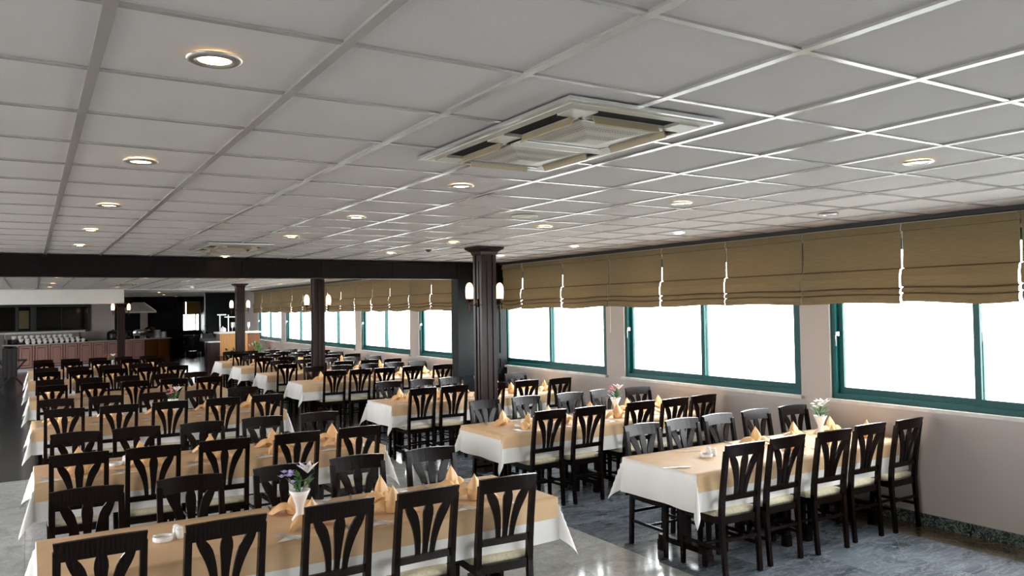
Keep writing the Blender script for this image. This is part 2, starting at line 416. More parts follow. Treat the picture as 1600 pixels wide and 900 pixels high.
# ------------------------------------------------------------------ roman blinds
BE = [2.12, 3.18, 4.19, 5.26, 6.30, 7.36, 8.42, 9.51, 10.63, 11.3]
FE = [11.9, 12.95, 13.98, 15.0, 16.07, 17.1, 18.2, 19.25, 20.3, 21.4, 22.5, 23.6, 24.8, 26.0, 27.15, 28.3]
def blind(a, b, drop, label, near):
    e = tag(empty('roman_blind', (W - 0.03, (a + b) / 2, CE - 0.035)), label, 'blind', 'roman blinds along the window wall')
    h = (b - a) / 2 - rnd.uniform(0.004, 0.012); T = CE - 0.035
    prof = [(0.03, 2.705), (0.042, 2.645), (0.042, 2.638), (0.018, 2.634), (0.022, 2.45), (0.026, 2.302), (0.010, 2.296), (0.050, 2.288), (0.068, 2.22), (0.066, 2.135), (0.060, 2.128), (0.026, 2.122), (0.055, 2.112), (0.066, 2.085), (0.060, 2.072), (0.030, 2.066), (0.056, 2.056), (0.062, 2.02), (0.050, 1.985)]
    ph = rnd.uniform(0, 6)
    def pt(iu, iv, off=0.0):
        x, z = prof[iv]; y = -h + 2 * h * iu
        z = T - (T - z) * (1 + drop * ((T - z) / T))
        lo = max(0, (2.3 - prof[iv][1]) / 0.3)
        sag = 0.012 * lo * math.sin(ph + 5 * iu) + 0.010 * lo * math.sin(PI * iu)
        return (-(x + off) - 0.006 * lo * math.sin(ph * 2 + 9 * iu), y + (0.008 * lo * math.sin(ph) if iv > 5 else 0), z - sag - T)
    n = 10; m = len(prof)
    mb = MB(); vs = [pt(i / n, k) for k in range(m) for i in range(n + 1)]
    back = [pt(i / n, k, -0.004) for k in range(m) for i in range(n + 1)]
    q = (n + 1) * m
    fs = [(k * (n + 1) + i, (k + 1) * (n + 1) + i, (k + 1) * (n + 1) + i + 1, k * (n + 1) + i + 1) for k in range(m - 1) for i in range(n)]
    fb = [tuple(x + q for x in reversed(g)) for g in fs]
    for k in range(m - 1):
        for i in (0, n):
            g = (k * (n + 1) + i, (k + 1) * (n + 1) + i, (k + 1) * (n + 1) + i + q, k * (n + 1) + i + q); fs.append(g if i else g[::-1])
    for i in range(n):
        g = ((m - 1) * (n + 1) + i, (m - 1) * (n + 1) + i + 1, (m - 1) * (n + 1) + i + 1 + q, (m - 1) * (n + 1) + i + q); fs.append(g)
    mb.add(vs + back, fs + fb, False)
    mb.obj('fabric', 'blind_fabric', e)
    MB().box(-0.018, -0.002, -h - 0.014, h + 0.014, -0.1, -0.002).obj('headrail', 'cord_white', e)
    if near:
        pts = [(-0.012, h + 0.010, -0.03), (-0.012, h + 0.010, -0.72), (-0.016, h + 0.008, -1.05), (-0.014, h + 0.014, -1.08), (-0.014, h + 0.016, -0.95)]
        MB().tube(pts, 0.0028, 5).obj('cord', 'cord_white', e)
for k in range(len(BE) - 1):
    blind(BE[k], BE[k + 1], 0.0, 'tan roman blind, %s from the right edge of the photo on the near windows' % ORD[k], k in (1, 3, 5))
for k in range(len(FE) - 1):
    blind(FE[k], FE[k + 1], 0.08, 'tan roman blind beyond the dark beam, %s along the far windows' % ORD[k], False)

# ------------------------------------------------------------------ beam, stub panel, columns
bm = struct(MB().box(-5, W, BY, BY + 0.22, 2.47, CE).obj('trim_2', 'beam_wood'), 'black-brown panelled wooden beam crossing the ceiling', 'beam')
mb_l = MB().box(-5, W, BY - 0.022, BY, 2.47, 2.505).mesh('beam_moulding', 'beam_wood'); put('beam_moulding', mb_l, bm)
put('beam_moulding', MB().box(-5, W, BY - 0.022, BY, CE - 0.035, CE).mesh('beam_moulding', 'beam_wood'), bm)
st = MB().box(-0.05, 0.05, BY - 0.014, BY, 2.505, CE - 0.035).mesh('beam_stile', 'beam_wood')
for k in range(10): put('beam_stile', st, bm, (-4.2 + 1.13 * k, 0, 0))
sp = struct(empty('wall_stub', (0, BY, 0)), 'dark panelled wooden wall stub beneath the beam beside the window', 'wall panel')
MB().box(5.9, W, 0.0, 0.2, 0, 2.47).obj('panel_board', 'panel_wood', sp)
for a, b, c, d in [(5.9, W, 2.36, 2.47), (5.9, W, 0.0, 0.16), (5.9, 6.02, 0.16, 2.36), (W - 0.12, W, 0.16, 2.36), (6.02, W - 0.12, 1.15, 1.25), (6.02, W - 0.12, 0.9, 1.0)]:
    MB().box(a, b, -0.02, 0, c, d).obj('panel_moulding', 'panel_wood', sp)
def col_parts(H, w=0.105):
    P = []
    P.append(('shaft', MB().box(-w + 0.014, w - 0.014, -w + 0.014, w - 0.014, 0, H).mesh('shaft', 'column_wood')))
    for sx in (-1, 1):
        for sy in (-1, 1):
            x0, x1 = sorted((sx * w, sx * (w - 0.05))); y0, y1 = sorted((sy * w, sy * (w - 0.05)))
            P.append(('corner_strip', MB().box(x0, x1, y0, y1, 0.12, H - 0.1).mesh('corner_strip', 'column_wood')))
    for dx, dy in ((0, -1), (0, 1), (-1, 0), (1, 0)):
        if dx: q = MB().box(*sorted((dx * (w - 0.02), dx * (w - 0.004))), -0.022, 0.022, 0.2, H - 0.18)
        else: q = MB().box(-0.022, 0.022, *sorted((dy * (w - 0.02), dy * (w - 0.004))), 0.2, H - 0.18)
        P.append(('panel_bead', q.mesh('panel_bead', 'column_wood')))
    P.append(('plinth', MB().box(-w - 0.015, w + 0.015, -w - 0.015, w + 0.015, 0, 0.12).mesh('plinth', 'column_wood')))
    sec = lambda a, z: [(-a, -a, z), (a, -a, z), (a, a, z), (-a, a, z)]
    P.append(('capital', MB().loft([sec(w + 0.004, H - 0.10), sec(w + 0.012, H - 0.085), sec(w + 0.02, H - 0.06), sec(w + 0.065, H - 0.03), sec(w + 0.075, H - 0.022), sec(w + 0.075, H)]).mesh('capital', 'column_wood')))
    return P
cpm = col_parts(CE)
COLS = [(4.80, 8.42, CE, 'square dark wooden column nearest the camera, standing before the window wall'), (4.78, 14.95, CE, 'square dark wooden column standing just beyond the beam'),
        (4.77, 21.5, CE, 'slim dark wooden column farthest along the window side'), (2.36, 26.3, 2.31, 'dark wooden column under the white soffit end by the bar')]
for x, y, H, lab in COLS:
    inst('column', cpm if H == CE else col_parts(H, 0.1), (x, y, 0), 0, lab, 'column')
# sconces
sc_plate = MB().lathe([(0.0, 0), (0.03, 0.0), (0.034, 0.008), (0.022, 0.016), (0.0, 0.018)], 12)
sc_plate.v = [(z, y, x * 1.6) for x, y, z in sc_plate.v]
sc_plate = sc_plate.mesh('back_plate', 'bronze')
arm_pts = [(0.012, 0, 0.0), (0.04, 0, -0.025), (0.08, 0, -0.035), (0.105, 0, -0.015), (0.11, 0, 0.02)]
sc_arm = MB().tube(arm_pts, 0.007, 6).mesh('arm', 'bronze')
sc_cup = MB().lathe([(0.004, 0.0), (0.018, 0.01), (0.042, 0.03), (0.046, 0.042), (0.03, 0.042)], 14, (0.11, 0, 0.01)).mesh('cup', 'bronze')
sc_drop = MB().tube([(0.11, 0, 0.02), (0.11, 0, -0.04), (0.112, 0, -0.1), (0.118, 0, -0.13)], [0.009, 0.011, 0.006, 0.002], 6).mesh('finial', 'bronze')
sc_shade = MB().lathe([(0.043, 0.045), (0.048, 0.1), (0.05, 0.15), (0.046, 0.195), (0.034, 0.228), (0.018, 0.245), (0.004, 0.25)], 16, (0.11, 0, 0)).mesh('shade', 'sconce_glass')
SCP = [('back_plate', sc_plate), ('arm', sc_arm), ('cup', sc_cup), ('finial', sc_drop), ('shade', sc_shade)]
for n, (x, y, H, lab) in enumerate(COLS):
    nm = ['nearest column', 'column just beyond the beam', 'farthest window-side column', 'column beside the bar'][n]
    for sgn, side in ((-1, 'left'), (1, 'right')):
        inst('wall_sconce', SCP, (x + sgn * 0.105, y, 2.06), 0 if sgn > 0 else PI, 'lit candle-style glass sconce on the %s side of the %s' % (side, nm), 'wall lamp', 'sconces on the columns')

# ------------------------------------------------------------------ ceiling fittings
ring_me = MB().lathe([(0.048, -0.002), (0.052, -0.009), (0.072, -0.008), (0.08, -0.003), (0.08, 0.0), (0.048, 0.0)], 24).mesh('trim_ring', 'steel')
lensw = MB().lathe([(0.0, -0.005), (0.03, -0.0055), (0.048, -0.003), (0.048, 0.0), (0.0, 0.0)], 20)
lw_me = lensw.mesh('lamp_lens', 'lamp_warm'); lc_me = lensw.mesh('lamp_lens', 'lamp_cool'); lo_me = lensw.mesh('lamp_lens', 'speaker_white')
LX = [0.469, 2.25, 4.08, 5.77]; LY = [2.42, 4.22, 6.02, 7.86, 9.66]
for i, x in enumerate(LX):
    for j, y in enumerate(LY):
        if i == 1 and j == 0: continue
        if (i, j) == (3, 0): continue
        if i == 1 and j == 4: y = 11.0
        me = lo_me if (i, j) == (3, 1) else lc_me if (i, j) == (3, 2) else lw_me
        st = 'unlit white' if me is lo_me else 'bright cool white' if me is lc_me else 'lit warm'
        inst('downlight', [('trim_ring', ring_me), ('lamp_lens', me)], (x, y, CE - 0.003), 0, '%s round ceiling downlight, %s in the %s lengthwise line from the left' % (st, ORD[j], ORD[i]), 'downlight', 'downlights of the near ceiling')
for i, x in enumerate([0.49, 2.1, 4.08, 5.85]):
    for j, y in enumerate([14.6, 18.2, 21.6, 24.5]):
        if (i, j) in ((3, 0), (2, 2)): continue
        inst('downlight', [('trim_ring', ring_me), ('lamp_lens', lw_me)], (x, y, CE - 0.003), 0, 'small lit downlight beyond the beam, %s in the %s far line from the left' % (ORD[j], ORD[i]), 'downlight', 'downlights beyond the beam')
for n, (x, y) in enumerate([(3.9, 30.0), (4.6, 34.0), (5.5, 37.0), (6.5, 39.0)]):
    inst('downlight', [('trim_ring', ring_me), ('lamp_lens', lw_me)], (x, y, CE - 0.013), 0, 'tiny lit downlight in the plain ceiling by the bar, %s going back' % ORD[n], 'downlight', 'downlights of the plain ceiling')
spk = MB().lathe([(0.0, -0.006), (0.07, -0.008), (0.075, -0.003), (0.085, -0.003), (0.09, -0.012), (0.108, -0.008), (0.11, 0.0), (0.0, 0.0)], 28).mesh('ceiling_speaker', 'speaker_white')
tag(put('ceiling_speaker', spk, None, (3.46, 5.39, CE - 0.003)), 'round white ceiling speaker ring between rows of downlights', 'speaker')
sd = [('base', MB().lathe([(0.0, 0.0), (0.06, 0.0), (0.06, -0.014), (0.05, -0.02), (0.0, -0.02)], 20).mesh('base', 'speaker_white')),
      ('sensor', MB().lathe([(0.04, -0.018), (0.034, -0.04), (0.012, -0.05), (0.0, -0.05)], 16).mesh('sensor', 'black_metal'))]
inst('smoke_detector', sd, (4.17, 8.69, CE - 0.004), 0, 'small white smoke detector on the ceiling near the closest column', 'smoke detector')

def ac_unit(x0, x1, y0, y1, label, full=True):
    cx, cy = (x0 + x1) / 2, (y0 + y1) / 2; a, b = (x1 - x0) / 2, (y1 - y0) / 2
    e = tag(empty('air_conditioner', (cx, cy, CE - 0.004)), label, 'air conditioner')
    def ring(o, i, z0, z1, z2):
        A = lambda k, l, z: [(-k, -l, z), (k, -l, z), (k, l, z), (-k, l, z)]
        return MB().loft([A(a - o, b - o, z0), A(a - o, b - o, z1), A(a - i, b - i, z2), A(a - i, b - i, z0)], cap=False)
    ring(0, 0.03, 0, -0.014, -0.014).obj('outer_frame', 'steel' if full else 'cream_metal', e)
    ring(0.03, 0.065, -0.002, -0.018, -0.021).obj('inner_frame', 'cream_metal', e)
    MB().box(-a + 0.04, a - 0.04, -b + 0.04, b - 0.04, -0.012, 0.0).obj('body', 'black_void', e)
    g0, g1 = a - 0.18, b - 0.18
    # cream face between the slots and the grilles
    fc = MB(); z0, z1 = -0.026, -0.012
    fc.box(-g0 - 0.02, g0 + 0.02, -g1 - 0.02, g1 + 0.02, z0, z1)
    for sx in (-1, 1):
        for sy in (-1, 1):
            xs = sorted((sx * g0, sx * (a - 0.07))); ys = sorted((sy * g1, sy * (b - 0.07))); fc.box(*xs, *ys, z0, z1)
        fc.box(*sorted((sx * g0, sx * (a - 0.07))), -0.07, 0.07, z0, z1)
    fc.obj('face', 'cream_metal', e)
    # two perforated pyramid grilles
    def pyr(yc, hy):
        k = g0; z = -0.028; m = MB()
        vs = [(-k, yc - hy, z), (k, yc - hy, z), (k, yc + hy, z), (-k, yc + hy, z), (-0.05, yc - 0.04, z - 0.03), (0.05, yc - 0.04, z - 0.03), (0.05, yc + 0.04, z - 0.03), (-0.05, yc + 0.04, z - 0.03)]
        return m.add(vs, [(0, 4, 5, 1), (1, 5, 6, 2), (2, 6, 7, 3), (3, 7, 4, 0), (4, 7, 6, 5)])
    hy = (g1 - 0.05) / 2
    for s in (-1, 1):
        pyr(s * (0.05 + hy), hy).obj('perforated_grille', 'perforated_metal', e)
    MB().box(-g0, g0, -0.045, 0.045, -0.034, -0.026).obj('centre_band', 'perforated_metal', e)
    for yb in (-g1 - 0.008, 0.05, -0.05, g1 + 0.008):
        MB().box(-g0, g0, yb - 0.004, yb + 0.004, -0.034, -0.026).obj('grille_edge', 'steel', e)
    # flaps of the six air slots, hanging half open
    def flap(cxl, cyl, L, along, sgn):
        m = MB(); dx = 0.016 * sgn
        if along == 'y': m.add([(0, -L, 0), (0, L, 0), (dx, L, -0.03), (dx, -L, -0.03), (0.004 * sgn, -L, 0.004), (0.004 * sgn, L, 0.004), (dx + 0.004 * sgn, L, -0.026), (dx + 0.004 * sgn, -L, -0.026)], [(0, 1, 2, 3), (7, 6, 5, 4), (0, 4, 5, 1), (3, 2, 6, 7), (1, 5, 6, 2), (0, 3, 7, 4)])
        else: m.add([(-L, 0, 0), (L, 0, 0), (L, dx, -0.03), (-L, dx, -0.03), (-L, 0.004 * sgn, 0.004), (L, 0.004 * sgn, 0.004), (L, dx + 0.004 * sgn, -0.026), (-L, dx + 0.004 * sgn, -0.026)], [(0, 1, 2, 3), (7, 6, 5, 4), (0, 4, 5, 1), (3, 2, 6, 7), (1, 5, 6, 2), (0, 3, 7, 4)])
        m.obj('flap', 'flap_plastic', e, (cxl, cyl, -0.022))
    Ly = (g1 - 0.1) / 2
    for s in (-1, 1):
        for yc in (-0.5, 0.5): flap(s * (g0 + 0.022), yc * 2 * (0.09 + Ly) , Ly, 'y', s)
        flap(0, s * (g1 + 0.022), g0 - 0.04, 'x', s)
ac_unit(1.63, 2.40, 2.23, 3.51, 'large rectangular ceiling air conditioner with open flaps near the camera')
ac_unit(1.62, 2.32, 8.75, 9.95, 'ceiling air conditioner cassette just before the dark beam')
ac_unit(1.70, 2.35, 20.6, 21.8, 'distant ceiling air conditioner cassette above the far left tables', False)

# ------------------------------------------------------------------ chairs
def chair_parts():
    W_ = 'chair_wood'; P = []
    def ylean(z):                                      # rear post line
        return -0.215 + 0.03 * (1 - min(z, 0.45) / 0.45) * -1 if z < 0.45 else -0.215 - 0.075 * ((z - 0.45) / 0.53) ** 1.2
    sq = lambda x, y, z, a, b: [(x - a, y - b, z), (x + a, y - b, z), (x + a, y + b, z), (x - a, y + b, z)]
    for s in (-1, 1):
        zs = [0, 0.2, 0.42, 0.55, 0.7, 0.85, 0.93]
        secs = [sq(s * (0.178 - 0.004 * (z < 0.1)), ylean(z), z, 0.0165 + 0.002 * (0.3 < z < 0.6), 0.018 if z > 0.3 else 0.015) for z in zs]
        P.append(('back_post', MB().loft(secs).mesh('back_post', W_)))
    for s in (-1, 1):
        secs = [sq(s * 0.185, 0.195, z, a, a) for z, a in ((0, 0.014), (0.3, 0.019), (0.43, 0.021))]
        P.append(('leg', MB().loft(secs).mesh('leg', W_)))
    # curved top rail
    secs = []
    for k in range(9):
        t = k / 8 * 2 - 1; cy = -0.022 * (1 - t * t); y0 = ylean(0.885) + cy; y1 = ylean(0.98) + cy - 0.006
        zb, zt = 0.882 + 0.006 * (1 - t * t), 0.972 + 0.008 * (1 - t * t)
        xb, xt = 0.185 * t, 0.194 * t
        secs.append([(xb, y0 - 0.013, zb), (xb, y0 + 0.013, zb), (xt, y1 + 0.012, zt), (xt, y1 - 0.012, zt)])
    P.append(('top_rail', MB().loft(secs).mesh('top_rail', W_)))
    yl = ylean(0.58)
    P.append(('lower_rail', MB().box(-0.165, 0.165, yl - 0.011, yl + 0.011, 0.555, 0.595).mesh('lower_rail', W_)))
    for s in (-1, 0, 1):
        secs = []
        for k in range(11):
            t = k / 10; z = 0.59 + 0.30 * t
            xc = s * (0.045 + 0.014 * t + 0.066 * t ** 2.4)
            w = 0.014 + 0.017 * min(1, (t / 0.8)) ** 1.6 - (0.010 * max(0, (t - 0.82) / 0.18) ** 2)
            y = ylean(z) - 0.018 * (1 - (xc / 0.185) ** 2) * t
            secs.append([(xc - w, y - 0.008, z), (xc + w, y - 0.008, z), (xc + w, y + 0.008, z), (xc - w, y + 0.008, z)])
        P.append(('splat', MB().loft(secs).mesh('splat', W_)))
    m = MB()
    m.box(-0.185, 0.185, 0.175, 0.205, 0.385, 0.44); m.box(-0.165, 0.165, -0.228, -0.203, 0.385, 0.44)
    for s in (-1, 1): m.box(*sorted((s * 0.168, s * 0.195)), -0.2, 0.19, 0.385, 0.44)
    P.append(('seat_frame', m.mesh('seat_frame', W_)))
    def cs(hx, hy0, hy1, z):
        pts = []
        for cx, cy, a0 in ((hx, hy1, 0), (-hx, hy1, 90), (-hx, hy0, 180), (hx, hy0, 270)):
            rr = 0.03; sx = 1 if cx > 0 else -1; sy = 1 if cy == hy1 else -1
            for k in range(4):
                an = math.radians(a0 + 30 * k); pts.append((cx - sx * rr + rr * math.cos(an), cy - sy * rr + rr * math.sin(an), z))
        return pts
    P.append(('cushion', MB().loft([cs(0.196, -0.192, 0.212, 0.436), cs(0.203, -0.192, 0.218, 0.452), cs(0.196, -0.19, 0.21, 0.472), cs(0.16, -0.16, 0.175, 0.482)], True).mesh('cushion', 'cushion_fabric')))
    for s in (-1, 1): P.append(('stretcher', MB().bar((s * 0.18, -0.235, 0.2), (s * 0.184, 0.195, 0.2), 0.014, 0.024).mesh('stretcher', W_)))
    P.append(('stretcher', MB().bar((-0.18, -0.02, 0.2), (0.18, -0.02, 0.2), 0.014, 0.02).mesh('stretcher', W_)))
    P.append(('stretcher', MB().bar((-0.17, -0.232, 0.27), (0.17, -0.232, 0.27), 0.014, 0.024).mesh('stretcher', W_)))
    return P
CH = chair_parts()
def joined(parts, name):
    m = bpy.data.meshes.new(name); vs, fs, mi, sm, mats = [], [], [], [], []
    for p in parts:
        me = p[1]; o = len(vs); mt = me.materials[0]
        if mt not in mats: mats.append(mt)
        vs += [tuple(v.co) for v in me.vertices]
        for q in me.polygons: fs.append(tuple(i + o for i in q.vertices)); mi.append(mats.index(mt)); sm.append(q.use_smooth)
    m.from_pydata(vs, [], fs)
    for k in mats: m.materials.append(k)
    m.polygons.foreach_set('material_index', mi); m.polygons.foreach_set('use_smooth', sm); m.update(); return m
CH_FAR = [(None, joined(CH, 'dining_chair'))]

# ------------------------------------------------------------------ tables, cloths
def cloth(x0, x1, yc, hd, zt, hx0, hx1, hy, seed, off=0.0, thick=True):
    """rectangular cloth over a table top; hx0/hx1 = hang at the two ends, hy = hang at the long sides"""
    rg = random.Random(seed); ph = [rg.uniform(0, 6.28) for _ in range(6)]
    L = x1 - x0; step = 0.055
    def axis(n0, a, b, h0, h1):
        pts = []
        for k in range(max(1, math.ceil(h0 / 0.04)) if h0 > 0 else 0): pts.append((a, h0 * (1 - k / max(1, math.ceil(h0 / 0.04)))))
        pts.append((a, 0.0))
        n = max(2, int((b - a) / step))
        for k in range(1, n): pts.append((a + (b - a) * k / n, 0.0))
        pts.append((b, 0.0))
        m = max(1, math.ceil(h1 / 0.04)) if h1 > 0 else 0
        for k in range(1, m + 1): pts.append((b, h1 * k / m))
        return pts
    U = axis(0, x0 - off, x1 + off, hx0, hx1); V = axis(0, yc - hd - off, yc + hd + off, hy, hy)
    mx, my = (x0 + x1) / 2, yc
    def P(i, j):
        (x, du), (y, dv) = U[i], V[j]
        sx = -1 if x < mx else 1; sy = -1 if y < my else 1
        z = zt
        if du == 0 and dv == 0:
            return (x, y, z + 0.0012 * math.sin(9 * x + ph[0]) * math.sin(11 * y + ph[1]))
        if du > 0 and dv > 0:
            rr = math.hypot(du, dv); fi = math.atan2(dv, du)
            bul = 0.05 + 0.30 * math.sin(2 * fi) ** 2
            hr = rr * bul
            return (x + sx * hr * math.cos(fi), y + sy * hr * math.sin(fi), z - rr * 0.95)
        if du > 0:
            wv = math.sin(7.5 * y + ph[2]) * 0.6 + math.sin(15 * y + ph[3]) * 0.4
            return (x + sx * (du * 0.05 + du * 0.07 * wv), y, z - du)
        wv = math.sin(5.5 * x + ph[4]) * 0.6 + math.sin(12.5 * x + ph[5]) * 0.4
        return (x, y + sy * (dv * 0.05 + dv * 0.05 * wv), z - dv)
    nu, nv = len(U), len(V)
    vs = [P(i, j) for j in range(nv) for i in range(nu)]
    fs = [(j * nu + i, j * nu + i + 1, (j + 1) * nu + i + 1, (j + 1) * nu + i) for j in range(nv - 1) for i in range(nu - 1)]
    return MB().add(vs, fs, True)
# (x0, x1, y centre, near chair xs, far chair xs)
LXS = [0.285, 0.83, 1.385, 1.93, 2.46]; RXS = [4.44, 4.95, 5.50, 6.01, 6.50]
TBL = [('L', 0, 0.03, 2.93, 4.65, [0.28, 0.82, 1.40, 1.92, 2.49], [0.28, 0.85, 1.42, 1.94, 2.49]),
       ('L', 1, 0.03, 2.78, 7.17, [0.32, 0.82, 1.35, 1.91, 2.46], [0.34, 0.81, 1.38, 1.93, 2.47]),
       ('L', 2, 0.03, 2.78, 10.40, [0.33, 0.85, 1.38, 1.97, 2.50], LXS),
       ('L', 3, 0.0, 2.75, 13.75, LXS, LXS), ('L', 4, -0.02, 2.75, 17.0, LXS, LXS), ('L', 5, -0.02, 2.75, 20.2, LXS, LXS),
       ('R', 0, 4.14, 6.74, 4.61, [4.49, 4.97, 5.50, 6.02, 6.53], [4.48, 4.97, 5.45, 5.96, 6.47]),
       ('R', 1, 3.92, 6.74, 7.0, [4.39, 4.87, 5.55, 6.03, 6.50], [4.30, 4.86, 5.46, 5.98, 6.49]),
       ('R', 2, 3.97, 6.74, 9.85, [4.34, 4.82, 5.40, 5.95, 6.50], [4.35, 4.88, 5.35, 5.92, 6.47]),
       ('R', 3, 3.92, 6.72, 13.55, [4.45, 4.88, 5.34, 5.89, 6.49], RXS),
       ('R', 4, 3.92, 6.72, 15.85, [4.29, 4.88, 5.42, 5.95, 6.47], RXS), ('R', 5, 3.98, 6.72, 18.3, RXS, RXS), ('R', 6, 4.03, 6.72, 20.55, RXS, RXS)]
ROW = {'L': ['nearest left-hand table', 'second left-hand table', 'third left-hand table', 'fourth left-hand table', 'fifth left-hand table', 'farthest left-hand table'],
       'R': ['nearest window-side table', 'second window-side table', 'third window-side table', 'fourth window-side table', 'fifth window-side table', 'sixth window-side table', 'farthest window-side table']}
HD, TZ = 0.42, 0.75
def make_table(side, k, x0, x1, yc):
    nm = ROW[side][k]
    L = x1 - x0
    e = tag(empty('dining_table', (x0, yc, 0)), 'long dark wooden trestle table under cloth, the %s' % nm, 'table', 'long dining tables')
    MB().box(0.01, L - 0.01, -HD + 0.01, HD - 0.01, TZ - 0.035, TZ - 0.006).obj('table_top', 'chair_wood', e)
    MB().box(0.05, L - 0.05, -0.3, -0.27, TZ - 0.1, TZ - 0.035).obj('apron', 'chair_wood', e)
    MB().box(0.05, L - 0.05, 0.27, 0.3, TZ - 0.1, TZ - 0.035).obj('apron', 'chair_wood', e)
    for fx in (0.27, L / 2 - 0.13, L / 2 + 0.13, L - 0.27):
        for s in (-1, 1):
            MB().box(fx - 0.03, fx + 0.03, s * 0.03 - 0.02, s * 0.03 + 0.02, 0.12, TZ - 0.035).obj('leg_post', 'chair_wood', e)
        MB().box(fx - 0.03, fx + 0.03, -0.27, 0.27, 0.085, 0.13).obj('foot_bar', 'chair_wood', e)
        for s in (-1, 1): MB().box(fx - 0.032, fx + 0.032, s * 0.25 - 0.03, s * 0.25 + 0.03, 0, 0.086).obj('foot_block', 'chair_wood', e)
    seed = hash((side == 'R', k)) % 1000 + 7 * k
    c = cloth(x0, x1, yc, HD, TZ, 0.27, 0.27 if side == 'L' else 0.03, 0.27, seed).obj('tablecloth', 'white_cloth')
    tag(c, 'white tablecloth hanging over the %s' % nm, 'tablecloth', 'white tablecloths')
    hang = 0.05 if (side, k) in (('L', 2), ('R', 1)) else 0.0
    o = cloth(x0 - 0.002 + (0.0 if hang else 0.01), x1 - (0.01 if k else 0.0), yc, HD, TZ + 0.004, hang, 0.0, 0.13, seed, 0.004).obj('table_overlay', 'peach_cloth')
    tag(o, 'peach overlay cloth laid along the %s' % nm, 'tablecloth', 'peach overlay cloths')
for side, k, x0, x1, yc, nx, fx in TBL:
    make_table(side, k, x0, x1, yc)
    near = (side == 'L' and k < 4) or (side == 'R' and k < 5)
    for sd, xs in (('near', nx), ('far', fx)):
        for i, x in enumerate(xs):
            y = yc - 0.28 if sd == 'near' else yc + 0.285
            jy = rnd.uniform(-0.03, 0.015); ja = rnd.uniform(-0.05, 0.05)
            if (side, k, sd, i) == ('L', 0, 'near', 4): ja = -0.06
            inst('dining_chair', CH if near else CH_FAR, (x, y + (jy if sd == 'near' else -jy), 0), ja if sd == 'near' else PI + ja,
                 'dark chair, %s side of the %s, %s from the left' % (sd, ROW[side][k], ORD[i]), 'chair', 'dark slat-back dining chairs')

# ------------------------------------------------------------------ tableware
def napkin_parts():
    # upright pointed bud of folded cloth, wrapped by a lower leaf, with two wings curling down to the table
    m = MB()
    def bud(th0, th1, n, hgt, r0, rm, open_, tw):
        def fn(a, t):
            th = th0 + (th1 - th0) * a
            rr = (r0 + (rm - r0) * math.sin(PI * min(1, t * 1.25) ** 0.9) if t < 0.4 else rm * (1 - ((t - 0.4) / 0.6) ** 1.5)) + 0.002
            rr *= 1 + 0.16 * math.cos(3 * th + tw)
            hh = hgt * (1 - open_ * (0.5 - 0.5 * math.cos(th)) ** 1.2)
            return (rr * math.sin(th), -rr * math.cos(th) * 0.8, hh * t + 0.002)
        m.grid(fn, n, 9)
    bud(-PI, PI, 22, 0.165, 0.036, 0.046, 0.12, 0.4)
    bud(-1.9, 1.5, 14, 0.115, 0.046, 0.056, 0.35, 1.9)
    bud(1.2, 4.4, 14, 0.10, 0.044, 0.053, 0.1, 3.0)
    fold = m.mesh('fold', 'napkin_cloth')
    def petal(s):
        q = MB()
        def fn(uu, vv):
            t = uu; w = 0.052 * math.sin(PI * min(1, t * 0.8 + 0.2)) + 0.002; c = abs(vv - 0.5) * 2
            x = s * (0.015 + 0.15 * t); z = 0.02 + 0.075 * math.sin(PI * (t * 0.8 + 0.12)) * (1 - 0.25 * t) - 0.03 * t
            return (x, (vv - 0.5) * 2 * w - 0.05 * t * t + 0.01, max(0.003, z - 0.032 * c * c))
        q.grid(fn, 12, 6); return q.mesh('petal', 'napkin_cloth')
    return [('fold', fold), ('petal', petal(-1)), ('petal', petal(1))]
NP = napkin_parts(); NP_FAR = [(None, joined(NP, 'folded_napkin'))]
def fork_mesh():
    m = MB(); m.bar((0, -0.09, 0.004), (0, 0.035, 0.006), 0.007, 0.0025); m.bar((0, -0.09, 0.004), (0, -0.03, 0.0045), 0.012, 0.0025)
    m.box(-0.011, 0.011, 0.03, 0.052, 0.004, 0.007)
    for i in range(4): m.bar((-0.0095 + i * 0.0063, 0.05, 0.006), (-0.0095 + i * 0.0063, 0.095, 0.009), 0.0032, 0.002)
    return m.mesh('fork', 'steel')
def knife_mesh():
    m = MB(); m.bar((0, -0.1, 0.004), (0, 0.0, 0.004), 0.012, 0.005)
    m.add([(-0.008, 0, 0.002), (0.008, 0, 0.002), (0.009, 0.09, 0.002), (-0.004, 0.115, 0.002), (-0.008, 0, 0.005), (0.006, 0, 0.005), (0.006, 0.09, 0.004), (-0.004, 0.115, 0.004)], [(3, 2, 1, 0), (4, 5, 6, 7), (0, 1, 5, 4), (1, 2, 6, 5), (2, 3, 7, 6), (3, 0, 4, 7)])
    return m.mesh('knife', 'steel')
FORK, KNIFE = fork_mesh(), knife_mesh()
PN = MB().add([(-0.09, -0.045, 0), (0.09, -0.045, 0), (0.02, 0.05, 0), (-0.09, -0.045, 0.003), (0.09, -0.045, 0.004), (0.02, 0.05, 0.003)], [(2, 1, 0), (3, 4, 5), (0, 1, 4, 3), (1, 2, 5, 4), (2, 0, 3, 5)]).mesh('paper_napkin', 'paper_napkin')
ZT = TZ + 0.0065
